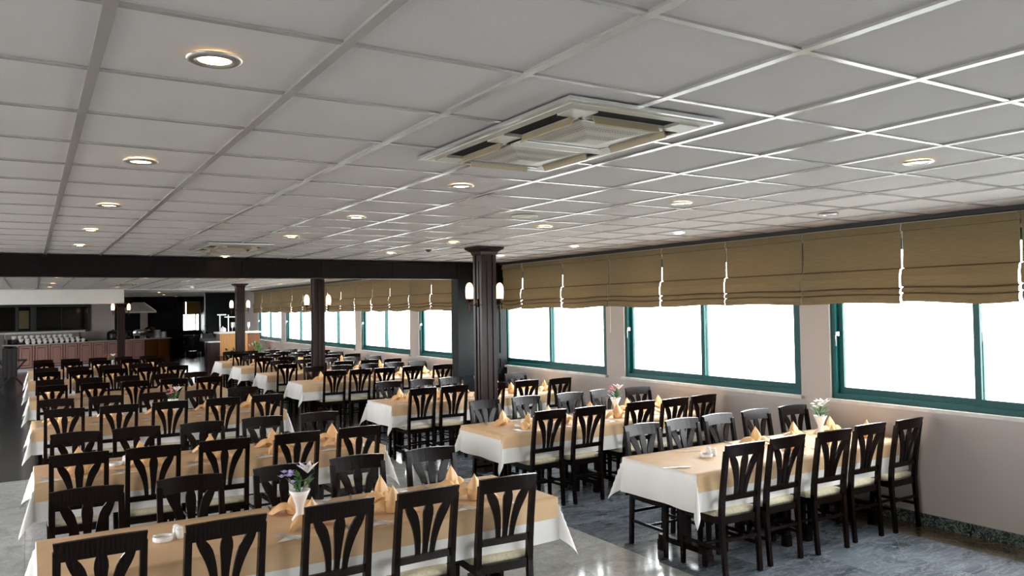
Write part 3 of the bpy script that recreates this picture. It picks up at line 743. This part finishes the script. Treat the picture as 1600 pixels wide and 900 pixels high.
for side, k, x0, x1, yc, nx, fx in TBL:
    nm = ROW[side][k]; far = not ((side == 'L' and k < 3) or (side == 'R' and k < 4))
    for sd, xs in (('near', nx), ('far', fx)):
        sg = -1 if sd == 'near' else 1
        for i, x in enumerate(xs):
            if k == 0 and i < 2: continue
            place = '%s side of %s, %s place from left' % (sd, nm, ORD[i])
            inst('folded_napkin', NP_FAR if far else NP, (x + rnd.uniform(-0.03, 0.03), yc + sg * 0.17 + rnd.uniform(-0.02, 0.02), ZT), rnd.uniform(-0.6, 0.6) + (0 if sd == 'near' else PI),
                 'peach napkin, ' + place, 'napkin', 'folded peach napkins')
            if not far:
                a = (0.45 if sd == 'near' else PI + 0.45) + rnd.uniform(-0.15, 0.15)
                px, py = x + sg * 0.19, yc + sg * 0.335
                tag(put('paper_napkin', PN, None, (px, py, ZT), a - 0.4), 'white paper napkin, ' + place, 'paper napkin', 'paper napkins under the forks')
                tag(put('fork', FORK, None, (px - 0.015, py, ZT + 0.003), a), 'left fork of the pair, ' + place, 'fork', 'forks on paper napkins')
                tag(put('fork', FORK, None, (px + 0.018, py - 0.004, ZT + 0.003), a), 'right fork of the pair, ' + place, 'fork', 'forks on paper napkins')
                tag(put('knife', KNIFE, None, (x - sg * 0.14, yc + sg * 0.33, ZT), a - 0.7), 'steel table knife, ' + place, 'knife', 'table knives')
for (x, y, lab) in [(4.20, 4.45, 'steel knife lying alone at the aisle end of the nearest window-side table'), (4.74, 4.88, 'steel knife lying alone by the far edge of the nearest window-side table')]:
    tag(put('knife', KNIFE, None, (x, y, ZT), 1.1), lab, 'knife', 'table knives')
# ashtrays, shakers, vases
ash = MB().lathe([(0.0, 0.0), (0.048, 0.0), (0.052, 0.006), (0.052, 0.026), (0.047, 0.028), (0.042, 0.025), (0.039, 0.009), (0.0, 0.008)], 24)
ASH = [('bowl', ash.mesh('bowl', 'china'))]
nt = MB()
for q in range(3):
    a = q * 2 * PI / 3; nt.bar((0.04 * math.cos(a), 0.04 * math.sin(a), 0.0285), (0.053 * math.cos(a), 0.053 * math.sin(a), 0.0285), 0.012, 0.005)
ASH.append(('rest', nt.mesh('rest', 'china')))
SHK = [('body', MB().lathe([(0.0, 0.0), (0.019, 0.0), (0.021, 0.01), (0.019, 0.04), (0.0175, 0.05)], 16).mesh('body', 'china')),
       ('cap', MB().lathe([(0.0175, 0.05), (0.018, 0.055), (0.013, 0.066), (0.0, 0.069)], 16).mesh('cap', 'china'))]
for side, k, x, y in [('L', 0, 0.62, 4.66), ('L', 1, 0.60, 7.18), ('R', 0, 4.69, 4.63), ('L', 2, 0.86, 10.4), ('R', 1, 4.35, 6.95), ('L', 3, 0.5, 13.75)]:
    nm = ROW[side][k]
    inst('ashtray', ASH, (x, y, ZT), 0.4, 'round white ashtray on the %s' % nm, 'ashtray', 'white ashtrays')
    inst('shaker', SHK, (x + 0.075, y + 0.05, ZT), 0, 'white salt shaker behind the ashtray on the %s' % nm, 'shaker', 'salt and pepper shakers')
    inst('shaker', SHK, (x + 0.085, y - 0.0, ZT), 0, 'white pepper shaker right of the ashtray on the %s' % nm, 'shaker', 'salt and pepper shakers')
def vase(x, y, col, label, seed):
    rg = random.Random(seed)
    e = tag(empty('flower_vase', (x, y, ZT)), label, 'vase', 'flower vases'); e.scale = (1.4, 1.4, 1.4)
    MB().lathe([(0.0, 0), (0.035, 0.0), (0.03, 0.012), (0.016, 0.03), (0.018, 0.06), (0.034, 0.1), (0.045, 0.125), (0.042, 0.125), (0.03, 0.1), (0.0, 0.09)], 20).obj('vase_body', 'china', e)
    g = MB()
    for q in range(26):
        a = rg.uniform(0, 6.28); rr = rg.uniform(0.01, 0.05); z = 0.13 + rg.uniform(0, 0.06); d = Vector((math.cos(a), math.sin(a), rg.uniform(0.2, 1.0))).normalized(); p = Vector((rr * math.cos(a), rr * math.sin(a), z))
        sd_ = d.cross(Vector((0, 0, 1))).normalized() * 0.009
        g.add([p - d * 0.02, p + sd_, p + d * 0.03, p - sd_, p + Vector((0, 0, 0.003))], [(0, 1, 4), (1, 2, 4), (2, 3, 4), (3, 0, 4)], True)
    for q in range(5):
        a = rg.uniform(0, 6.28); g.tube([(0, 0, 0.09), (0.02 * math.cos(a), 0.02 * math.sin(a), 0.14), (0.045 * math.cos(a), 0.045 * math.sin(a), 0.175)], 0.0025, 5)
    stuff(g.obj('foliage', 'leaf_green', e))
    for q in range(9):
        a = rg.uniform(0, 6.28); rr = rg.uniform(0.01, 0.06); p = Vector((rr * math.cos(a) - 0.03, rr * math.sin(a), 0.165 + rg.uniform(0, 0.05))); m = MB()
        for b in range(5):
            an = b * 2 * PI / 5; m.add([p, p + Vector((0.012 * math.cos(an - 0.5), 0.012 * math.sin(an - 0.5), 0.008)), p + Vector((0.02 * math.cos(an), 0.02 * math.sin(an), 0.01)), p + Vector((0.012 * math.cos(an + 0.5), 0.012 * math.sin(an + 0.5), 0.008))], [(0, 1, 2, 3)], True)
        m.lathe([(0.0, 0.0), (0.008, 0.004), (0.006, 0.012), (0, 0.014)], 8, tuple(p)); m.obj('blossom', col, e)
    m = MB(); c = Vector((0.035, 0.0, 0.19))
    for b in range(6):
        an = b * PI / 3; d = Vector((math.cos(an), math.sin(an), 0.0)); s_ = Vector((-d.y, d.x, 0)) * 0.013
        m.add([c, c + d * 0.025 + s_ + Vector((0, 0, 0.03)), c + d * 0.05 + Vector((0, 0, 0.045)), c + d * 0.025 - s_ + Vector((0, 0, 0.03))], [(0, 1, 2, 3)], True)
    m.obj('lily', 'petal_white', e)
vase(1.37, 4.66, 'lavender', 'white vase with lavender and lilies on the nearest left-hand table', 3)
vase(6.36, 4.80, 'petal_white', 'white flower vase on the nearest window-side table', 5)
vase(5.80, 7.15, 'petal_pink', 'vase with a pink flower on the second window-side table', 8)
vase(1.52, 10.5, 'petal_pink', 'vase with a coral flower on the third left-hand table', 11)
vase(1.6, 20.2, 'petal_red', 'vase with red flowers on the farthest left-hand table', 13)

# ------------------------------------------------------------------ far room: soffit, bar, kitchen, corridor
def bx(name, mat, a, b, c, d, e, f_, parent=None, loc=(0, 0, 0)):
    return MB().box(a, b, c, d, e, f_).obj(name, mat, parent, loc)
struct(bx('wall_soffit', 'white_plaster', -5, 2.46, 26.4, 26.7, 2.31, CE), 'white dropped soffit above the bar', 'soffit')
wb = struct(bx('wall_bar', 'wall_paint', -5, 3.0, 36.0, 36.2, 0, CE), 'beige wall behind the bar counter', 'wall')
struct(bx('wall_kitchen', 'panel_wood', 3.0, 5.95, 39.0, 39.2, 0, CE), 'dark wall of the kitchen recess behind the hood', 'wall')
struct(bx('wall_corridor', 'panel_wood', 5.75, 5.95, 38.0, 40.2, 0, CE), 'dark left wall of the rear corridor', 'wall')
mb = MB(); X0, X1, YE = 6.09, 7.01, 40.0
mb.box(5.9, X0, YE, YE + 0.2, 0, CE).box(X1, 7.1, YE, YE + 0.2, 0, CE).box(X0, X1, YE, YE + 0.2, 0, 1.13).box(X0, X1, YE, YE + 0.2, 2.57, CE)
struct(mb.obj('wall_far', 'panel_wood'), 'dark end wall of the rear corridor around its small window', 'wall')
w9 = struct(empty('window_9', (6.55, YE, 1.13)), 'small bright window at the end of the rear corridor', 'window')
mb = MB(); mb.box(-0.46, 0.46, 0.05, 0.1, 0, 0.05).box(-0.46, 0.46, 0.05, 0.1, 1.39, 1.44).box(-0.46, -0.41, 0.05, 0.1, 0.05, 1.39).box(0.41, 0.46, 0.05, 0.1, 0.05, 1.39).box(0.25, 0.30, 0.05, 0.1, 0.05, 1.39)
mb.obj('window_frame', 'frame_green', w9)
bx('pane', 'window_glass', -0.41, 0.25, 0.07, 0.076, 0.05, 1.39, w9); bx('pane', 'window_glass', 0.30, 0.41, 0.07, 0.076, 0.05, 1.39, w9)
for a, b, lab in ((6.10, 6.36, 'narrow tan blind on the left of the rear corridor window'), (6.39, 7.0, 'wide tan blind on the right of the rear corridor window')):
    e = tag(empty('roman_blind', ((a + b) / 2, YE - 0.02, 2.56)), lab, 'blind')
    h = (b - a) / 2; m = MB()
    pr_ = [(0, 0), (-0.01, -0.22), (-0.03, -0.42), (-0.045, -0.5), (-0.02, -0.51), (-0.045, -0.6), (-0.04, -0.64)]
    m.loft([[(-h, y, z), (h, y, z), (h, y + 0.004, z), (-h, y + 0.004, z)] for y, z in pr_], False); m.obj('fabric', 'blind_fabric', e)
    bx('headrail', 'cord_white', -h, h, -0.012, 0.0, -0.01, 0.02, e)
rw = struct(bx('wall_dark_end', 'panel_wood', 5.62, 7.1, 31.0, 31.2, 0, CE), 'dark panelled wall at the far end of the window side', 'wall')
for a, b, c, d in [(5.62, 6.9, 2.45, 2.55), (5.62, 6.9, 1.45, 1.52), (5.62, 6.9, 1.22, 1.28), (5.62, 6.9, 0, 0.14), (5.62, 5.74, 0.14, 2.45), (6.2, 6.3, 0.14, 2.45), (6.74, 6.84, 0.14, 2.45)]:
    bx('panel_moulding', 'panel_wood', a, b, 30.97, 31.0, c, d, rw)
struct(bx('wall_end_return', 'wall_paint', W, W + 0.2, 28.5, 31.0, 0, CE), 'beige return beyond the last window', 'wall')
struct(bx('wall_corridor_right', 'panel_wood', 7.03, 7.1, 31.2, 40.0, 0, CE), 'dark right wall of the rear corridor', 'wall')
struct(bx('trim_3', 'beam_wood', 3.0, 7.03, 38.0, 38.25, 2.5, CE), 'dark header beam before the rear corridor', 'beam')
# dark mirror window behind the bar
dw = struct(empty('window_10', (0.55, 35.98, 1.32)), 'wide dark kitchen window above the cup rack', 'window')
mb = MB(); mb.box(-3.3, 1.58, -0.05, 0.02, 0, 0.09).box(-3.3, 1.58, -0.05, 0.02, 1.0, 1.1).box(1.48, 1.58, -0.05, 0.02, 0.09, 1.0).box(-1.0, -0.9, -0.05, 0.02, 0.09, 1.0).box(-0.5, -0.3, -0.05, 0.02, 0.09, 1.0).box(-3.3, -3.2, -0.05, 0.02, 0.09, 1.0)
mb.obj('window_frame', 'black_metal', dw)
for a, b in ((-3.2, -1.0), (-0.9, -0.5), (-0.3, 0.55), (0.57, 1.48)): bx('pane', 'dark_glass', a, b, -0.02, -0.012, 0.09, 1.0, dw)
bx('glazing_bar', 'black_metal', 0.55, 0.57, -0.03, 0.0, 0.09, 1.0, dw)
bx('blind_reflection', 'blind_fabric', -0.88, -0.55, -0.03, -0.022, 0.16, 0.86, dw)  # fabric-coloured sheet standing in for blinds reflected in the dark glass
# bar counter set at an angle
ang = math.atan2(36.1 - 32.4, 5.2 + 0.36); blen = math.hypot(36.1 - 32.4, 5.56)
bar = tag(empty('bar_counter', (-0.36, 32.4, 0), ang), 'long panelled bar counter with pale top at the back left', 'counter')
BL = 5.3
bx('carcass', 'column_wood', 0, BL, 0.03, 0.7, 0.12, 0.93, bar); bx('kick_board', 'china', 0, BL, 0.08, 0.66, 0, 0.12, bar)
bx('counter_top', 'marble_sill', -0.05, BL + 0.02, -0.05, 0.75, 0.93, 0.97, bar)
door_me = MB().box(0.0, 0.45, -0.006, 0.03, 0.15, 0.22).box(0.0, 0.45, -0.006, 0.03, 0.84, 0.91).box(0.0, 0.07, -0.006, 0.03, 0.22, 0.84).box(0.38, 0.45, -0.006, 0.03, 0.22, 0.84).mesh('door', 'bar_wood')
inset_me = MB().box(0.09, 0.36, 0.0, 0.03, 0.24, 0.82).mesh('inset_panel', 'bar_wood')
for q in range(9): put('inset_panel', inset_me, put('door', door_me, bar, (0.09 + q * 0.58, 0, 0)))
stl = MB().box(0, 0.05, -0.01, 0.03, 0.12, 0.93).mesh('stile', 'bar_wood')
for q in range(10): put('stile', stl, bar, (0.0 + q * 0.58, 0, 0))
oak = tag(empty('side_cabinet', (-0.36 + math.cos(ang) * 5.34, 32.4 + math.sin(ang) * 5.34, 0), ang), 'brown oak cabinet closing the right end of the bar', 'cabinet')
bx('body', 'oak_wood', 0, 1.25, 0.03, 0.7, 0, 0.93, oak); bx('cabinet_top', 'marble_sill', -0.0, 1.28, -0.05, 0.75, 0.93, 0.97, oak)
for q in range(2): bx('inset_panel', 'oak_wood', 0.14 + q * 0.6, 0.5 + q * 0.6, -0.012, 0.0, 0.2, 0.8, bx('door', 'oak_wood', 0.06 + q * 0.6, 0.58 + q * 0.6, 0.0, 0.03, 0.1, 0.9, oak))
def onbar(s, d, z=0.97): return (-0.36 + math.cos(ang) * s - math.sin(ang) * d, 32.4 + math.sin(ang) * s + math.cos(ang) * d, z)
cup = MB().lathe([(0.0, 0.0), (0.045, 0.0), (0.05, 0.02), (0.078, 0.07), (0.085, 0.12), (0.08, 0.12), (0.07, 0.075), (0.0, 0.03)], 12)
cup.tube([(0.078, 0, 0.1), (0.115, 0, 0.09), (0.11, 0, 0.05), (0.068, 0, 0.045)], 0.009, 5)
cup_me = cup.mesh('cup', 'china')
for row, (n, d, z, s0) in enumerate([(11, 0.06, 0.97, 0.42), (11, 0.27, 1.04, 0.33), (11, 0.48, 1.15, 0.2)]):
    for q in range(n):
        tag(put('cup', cup_me, None, onbar(s0 + q * 0.215, d, z), ang + 0.5), 'white cup on the bar, %s from left in the %s row' % (ORD[q], ['front', 'middle', 'back'][row]), 'cup', 'white cups lined up on the bar')
rk = tag(empty('cup_rack', onbar(0, 0.17), ang), 'dark stepped rack carrying the white cups on the bar', 'rack')
bx('step', 'black_metal', 0.15, 2.85, 0.0, 0.2, 0, 0.07, rk); bx('step', 'black_metal', 0.05, 2.75, 0.2, 0.42, 0, 0.18, rk)
sh = tag(empty('bar_shelf', onbar(0, 0.66), ang), 'pale grey shelf above the cup rows on the bar', 'shelf')
bx('shelf_board', 'speaker_white', -0.1, 3.0, -0.15, 0.12, 0.36, 0.43, sh)
for q in (0.0, 1.45, 2.9): bx('post', 'steel', q, q + 0.04, 0.02, 0.06, 0, 0.36, sh)
def kettle(s, lab):
    e = tag(empty('soup_kettle', onbar(s, 0.3), ang), lab, 'kettle', 'soup kettles')
    MB().lathe([(0.0, 0), (0.2, 0.0), (0.22, 0.05), (0.22, 0.26), (0.2, 0.3), (0.0, 0.3)], 18).obj('pot', 'black_metal', e)
    MB().lathe([(0.2, 0.3), (0.19, 0.33), (0.1, 0.37), (0.03, 0.38), (0.03, 0.41), (0.0, 0.42)], 18).obj('lid', 'black_metal', e)
    MB().lathe([(0.0, 0.0), (0.03, 0.0), (0.03, 0.01), (0.0, 0.01)], 10, (0, 0, 0)).obj('dial', 'steel', e, (0.0, -0.225, 0.1)).rotation_euler = (PI / 2, 0, 0)
kettle(4.05, 'black soup kettle on the bar, left of the sconce column'); kettle(4.6, 'black soup kettle on the bar, behind the sconce column')
e = tag(empty('chafing_dish', onbar(5.45, 0.3), ang), 'polished steel chafing dish on the bar', 'chafing dish')
bx('pan', 'steel', -0.3, 0.3, -0.2, 0.2, 0.12, 0.22, e)
MB().loft([[(-0.3 * k, -0.2 * k, z), (0.3 * k, -0.2 * k, z), (0.3 * k, 0.2 * k, z), (-0.3 * k, 0.2 * k, z)] for k, z in ((1, 0.22), (0.97, 0.3), (0.8, 0.36), (0.4, 0.38))], True).obj('lid', 'steel', e)
for sx in (-0.28, 0.26):
    for sy in (-0.18, 0.16): bx('leg', 'steel', sx, sx + 0.02, sy, sy + 0.02, 0, 0.12, e)
pl = MB().lathe([(0.0, 0), (0.09, 0.0), (0.145, 0.014), (0.14, 0.018), (0.085, 0.006), (0.0, 0.006)], 18).mesh('plate', 'china')
for s, nst, lab in ((6.2, 16, 'left'), (6.5, 12, 'right')):
    for q in range(nst): tag(put('plate', pl, None, onbar(s, 0.32, 0.972 + 0.021 * q)), 'white plate, number %s up in the %s plate stack on the oak cabinet' % (ORD[q], lab), 'plate', 'stacked white plates')
for s, mt, lab in ((5.95, 'black_metal', 'round black platter propped upright behind the plates'), (6.18, 'steel', 'round shiny silver platter propped upright behind the plate stacks')):
    m = MB().lathe([(0.0, 0), (0.16, 0.0), (0.23, 0.02), (0.225, 0.028), (0.15, 0.01), (0.0, 0.01)], 24); m.v = [(x, -z, y + 0.23) for x, y, z in m.v]
    tag(m.obj('platter', mt, None, onbar(s, 0.62, 0.97), ang), lab, 'platter')
# range hood and pillar
e = tag(empty('range_hood', (4.12, 38.2, 0)), 'steel pyramid range hood hanging behind the bar', 'hood')
A = lambda a, b, z: [(-a, -b, z), (a, -b, z), (a, b, z), (-a, b, z)]
MB().loft([A(0.68, 0.5, 2.03), A(0.68, 0.5, 2.1), A(0.2, 0.2, 2.5)], False).obj('canopy', 'brushed_steel', e)
MB().loft([A(0.2, 0.2, 2.5), A(0.2, 0.2, CE)], False).obj('duct', 'brushed_steel', e)
for sx in (-0.34, 0.0, 0.34): MB().bar((sx * 2, -0.5, 2.1), (sx * 0.58, -0.2, 2.5), 0.015, 0.015).obj('rib', 'steel', e)
struct(bx('wall_pillar', 'wall_paint', 4.28, 4.56, 38.7, 38.98, 0, 2.03), 'narrow beige pillar under the range hood', 'pillar')
# folding tray stand by the far left
e = tag(empty('tray_stand', (-0.38, 25.0, 0)), 'black folding tray stand draped with dark cloth at the far left', 'tray stand')
for y in (-0.2, 0.2):
    MB().bar((-0.34, y, 0.0), (0.3, y, 0.78), 0.03, 0.03).obj('leg', 'black_metal', e); MB().bar((0.34, y, 0.0), (-0.3, y, 0.78), 0.03, 0.03).obj('leg', 'black_metal', e)
bx('tray', 'black_metal', -0.34, 0.34, -0.28, 0.28, 0.78, 0.81, e)
m = MB(); m.grid(lambda a, b: (-0.22 + 0.34 * a, -0.29 + 0.004 * math.sin(20 * a), 1.12 - 0.75 * b), 14, 6); m.grid(lambda a, b: (-0.22 + 0.34 * a, 0.25, 1.12 - 0.3 * b), 6, 3); m.grid(lambda a, b: (-0.22 + 0.34 * a, -0.29 + 0.54 * b, 1.12 + 0.02 * math.sin(9 * a)), 14, 6)
m.obj('cloth_drape', 'dark_cloth', e)
# reception desk with plants on the right
e = tag(empty('reception_desk', (5.15, 26.0, 0)), 'light wooden reception desk with pale top beside the far column', 'desk')
bx('front_panel', 'desk_wood', 0, 0.85, 0, 0.06, 0.62, 1.32, e); bx('lower_front', 'oak_wood', -0.0, 0.85, -0.02, 0.06, 0, 0.62, e); bx('body', 'oak_wood', 0, 1.25, 0.06, 0.6, 0, 1.3, e)
bx('desk_top', 'speaker_white', -0.06, 1.3, -0.08, 0.66, 1.32, 1.37, e); bx('side_wing', 'column_wood', -0.3, 0, 0.0, 0.5, 0, 1.05, e); bx('wing_top', 'speaker_white', -0.36, 0.0, -0.04, 0.52, 1.05, 1.09, e)
gl_me = MB().lathe([(0.03, 0), (0.03, 0.005), (0.005, 0.01), (0.005, 0.1), (0.04, 0.16), (0.045, 0.3), (0.042, 0.3), (0.036, 0.165), (0.0, 0.13)], 10).mesh('glass', 'china')
for q, (gx, gy) in enumerate([(0.42, 0.2), (0.54, 0.3), (0.66, 0.2), (0.8, 0.32), (0.93, 0.22)]):
    tag(put('stem_glass', gl_me, None, (5.15 + gx, 26 + gy, 1.37)), 'stemmed glass on the reception desk, %s from the left' % ORD[q], 'glass', 'glasses on the reception desk')
fr = tag(empty('glass_rack', (5.2, 26.3, 1.37)), 'steel frame rack standing on the reception desk', 'rack')
for q in (0.0, 0.26, 0.52): bx('upright', 'steel', q, q + 0.03, 0, 0.03, 0, 0.55, fr)
bx('cross_bar', 'steel', -0.06, 0.2, -0.02, 0.05, 0.53, 0.57, fr); bx('cross_bar', 'steel', 0.16, 0.6, -0.02, 0.05, 0.46, 0.49, fr)
e = tag(empty('tea_pot', (5.27, 26.15, 1.37)), 'small white pot on the left of the reception desk', 'pot')
MB().lathe([(0, 0), (0.08, 0), (0.1, 0.06), (0.09, 0.12), (0.04, 0.15), (0.0, 0.15)], 14).obj('body', 'china', e); MB().lathe([(0.02, 0.15), (0.015, 0.18), (0, 0.19)], 8).obj('knob', 'china', e)
e = tag(empty('cash_register', (4.9, 26.25, 1.09)), 'black cash register on the desk wing', 'cash register')
MB().loft([[(-0.28, -0.2, z), (0.12, -0.2, z), (0.12, 0.2 , z), (-0.28, 0.2, z)] for z in (0, 0.1)]).obj('base', 'black_metal', e)
MB().loft([[(-0.26, -0.16, 0.1), (0.1, -0.16, 0.1), (0.1, 0.18, 0.1), (-0.26, 0.18, 0.1)], [(-0.24, 0.0, 0.22), (0.08, 0.0, 0.22), (0.08, 0.18, 0.24), (-0.24, 0.18, 0.24)]]).obj('keyboard', 'black_metal', e)
def plant(x, y, z, hgt, lab, seed, mat='dark_leaf'):
    rg = random.Random(seed); e = tag(empty('potted_plant', (x, y, z)), lab, 'plant', 'potted plants')
    MB().lathe([(0, 0), (0.12, 0), (0.17, 0.28), (0.18, 0.3), (0.15, 0.3), (0.0, 0.27)], 14).obj('pot', 'bronze', e)
    g = MB()
    for q in range(90):
        a = rg.uniform(0, 6.28); el = rg.uniform(0.75, 1.5); L = hgt * rg.uniform(0.5, 1.0)
        d = Vector((math.cos(a) * math.cos(el), math.sin(a) * math.cos(el), math.sin(el))); p = Vector((0, 0, 0.28)) + d * L * rg.uniform(0.2, 0.9)
        s_ = d.cross(Vector((0, 0, 1))).normalized() * rg.uniform(0.03, 0.05); tip = p + d * 0.16 + Vector((0, 0, -0.05))
        g.add([p, p + d * 0.07 + s_, tip, p + d * 0.07 - s_], [(0, 1, 2, 3)], True)
    stuff(g.obj('foliage', mat, e))
    for q in range(5):
        a = q * 1.3; MB().tube([(0, 0, 0.27), (0.06 * math.cos(a), 0.06 * math.sin(a), 0.27 + hgt * 0.5), (0.12 * math.cos(a), 0.12 * math.sin(a), 0.27 + hgt * 0.8)], 0.008, 5).obj('stem', mat, e)
plant(6.05, 24.9, 0, 0.95, 'leafy green potted plant right of the far column', 1, 'leaf_green')
plant(5.3, 25.1, 0, 0.7, 'dark leafy plant standing in front of the reception desk', 2)
plant(6.2, 37.2, 0, 0.8, 'potted palm beside the rear corridor window', 4)
# dark sofa below the corridor window
e = tag(empty('armchair', (6.5, 39.2, 0)), 'small black armchair beneath the rear corridor window', 'armchair')
bx('seat', 'black_metal', -0.38, 0.38, -0.4, 0.4, 0.18, 0.45, e); bx('backrest', 'black_metal', -0.38, 0.38, 0.25, 0.45, 0.45, 0.95, e)
for s in (-1, 1): bx('armrest', 'black_metal', *sorted((s * 0.38, s * 0.48)), -0.4, 0.45, 0.1, 0.65, e)
for sx in (-0.36, 0.3):
    for sy in (-0.36, 0.34): bx('foot', 'steel', sx, sx + 0.06, sy, sy + 0.06, 0, 0.18, e)
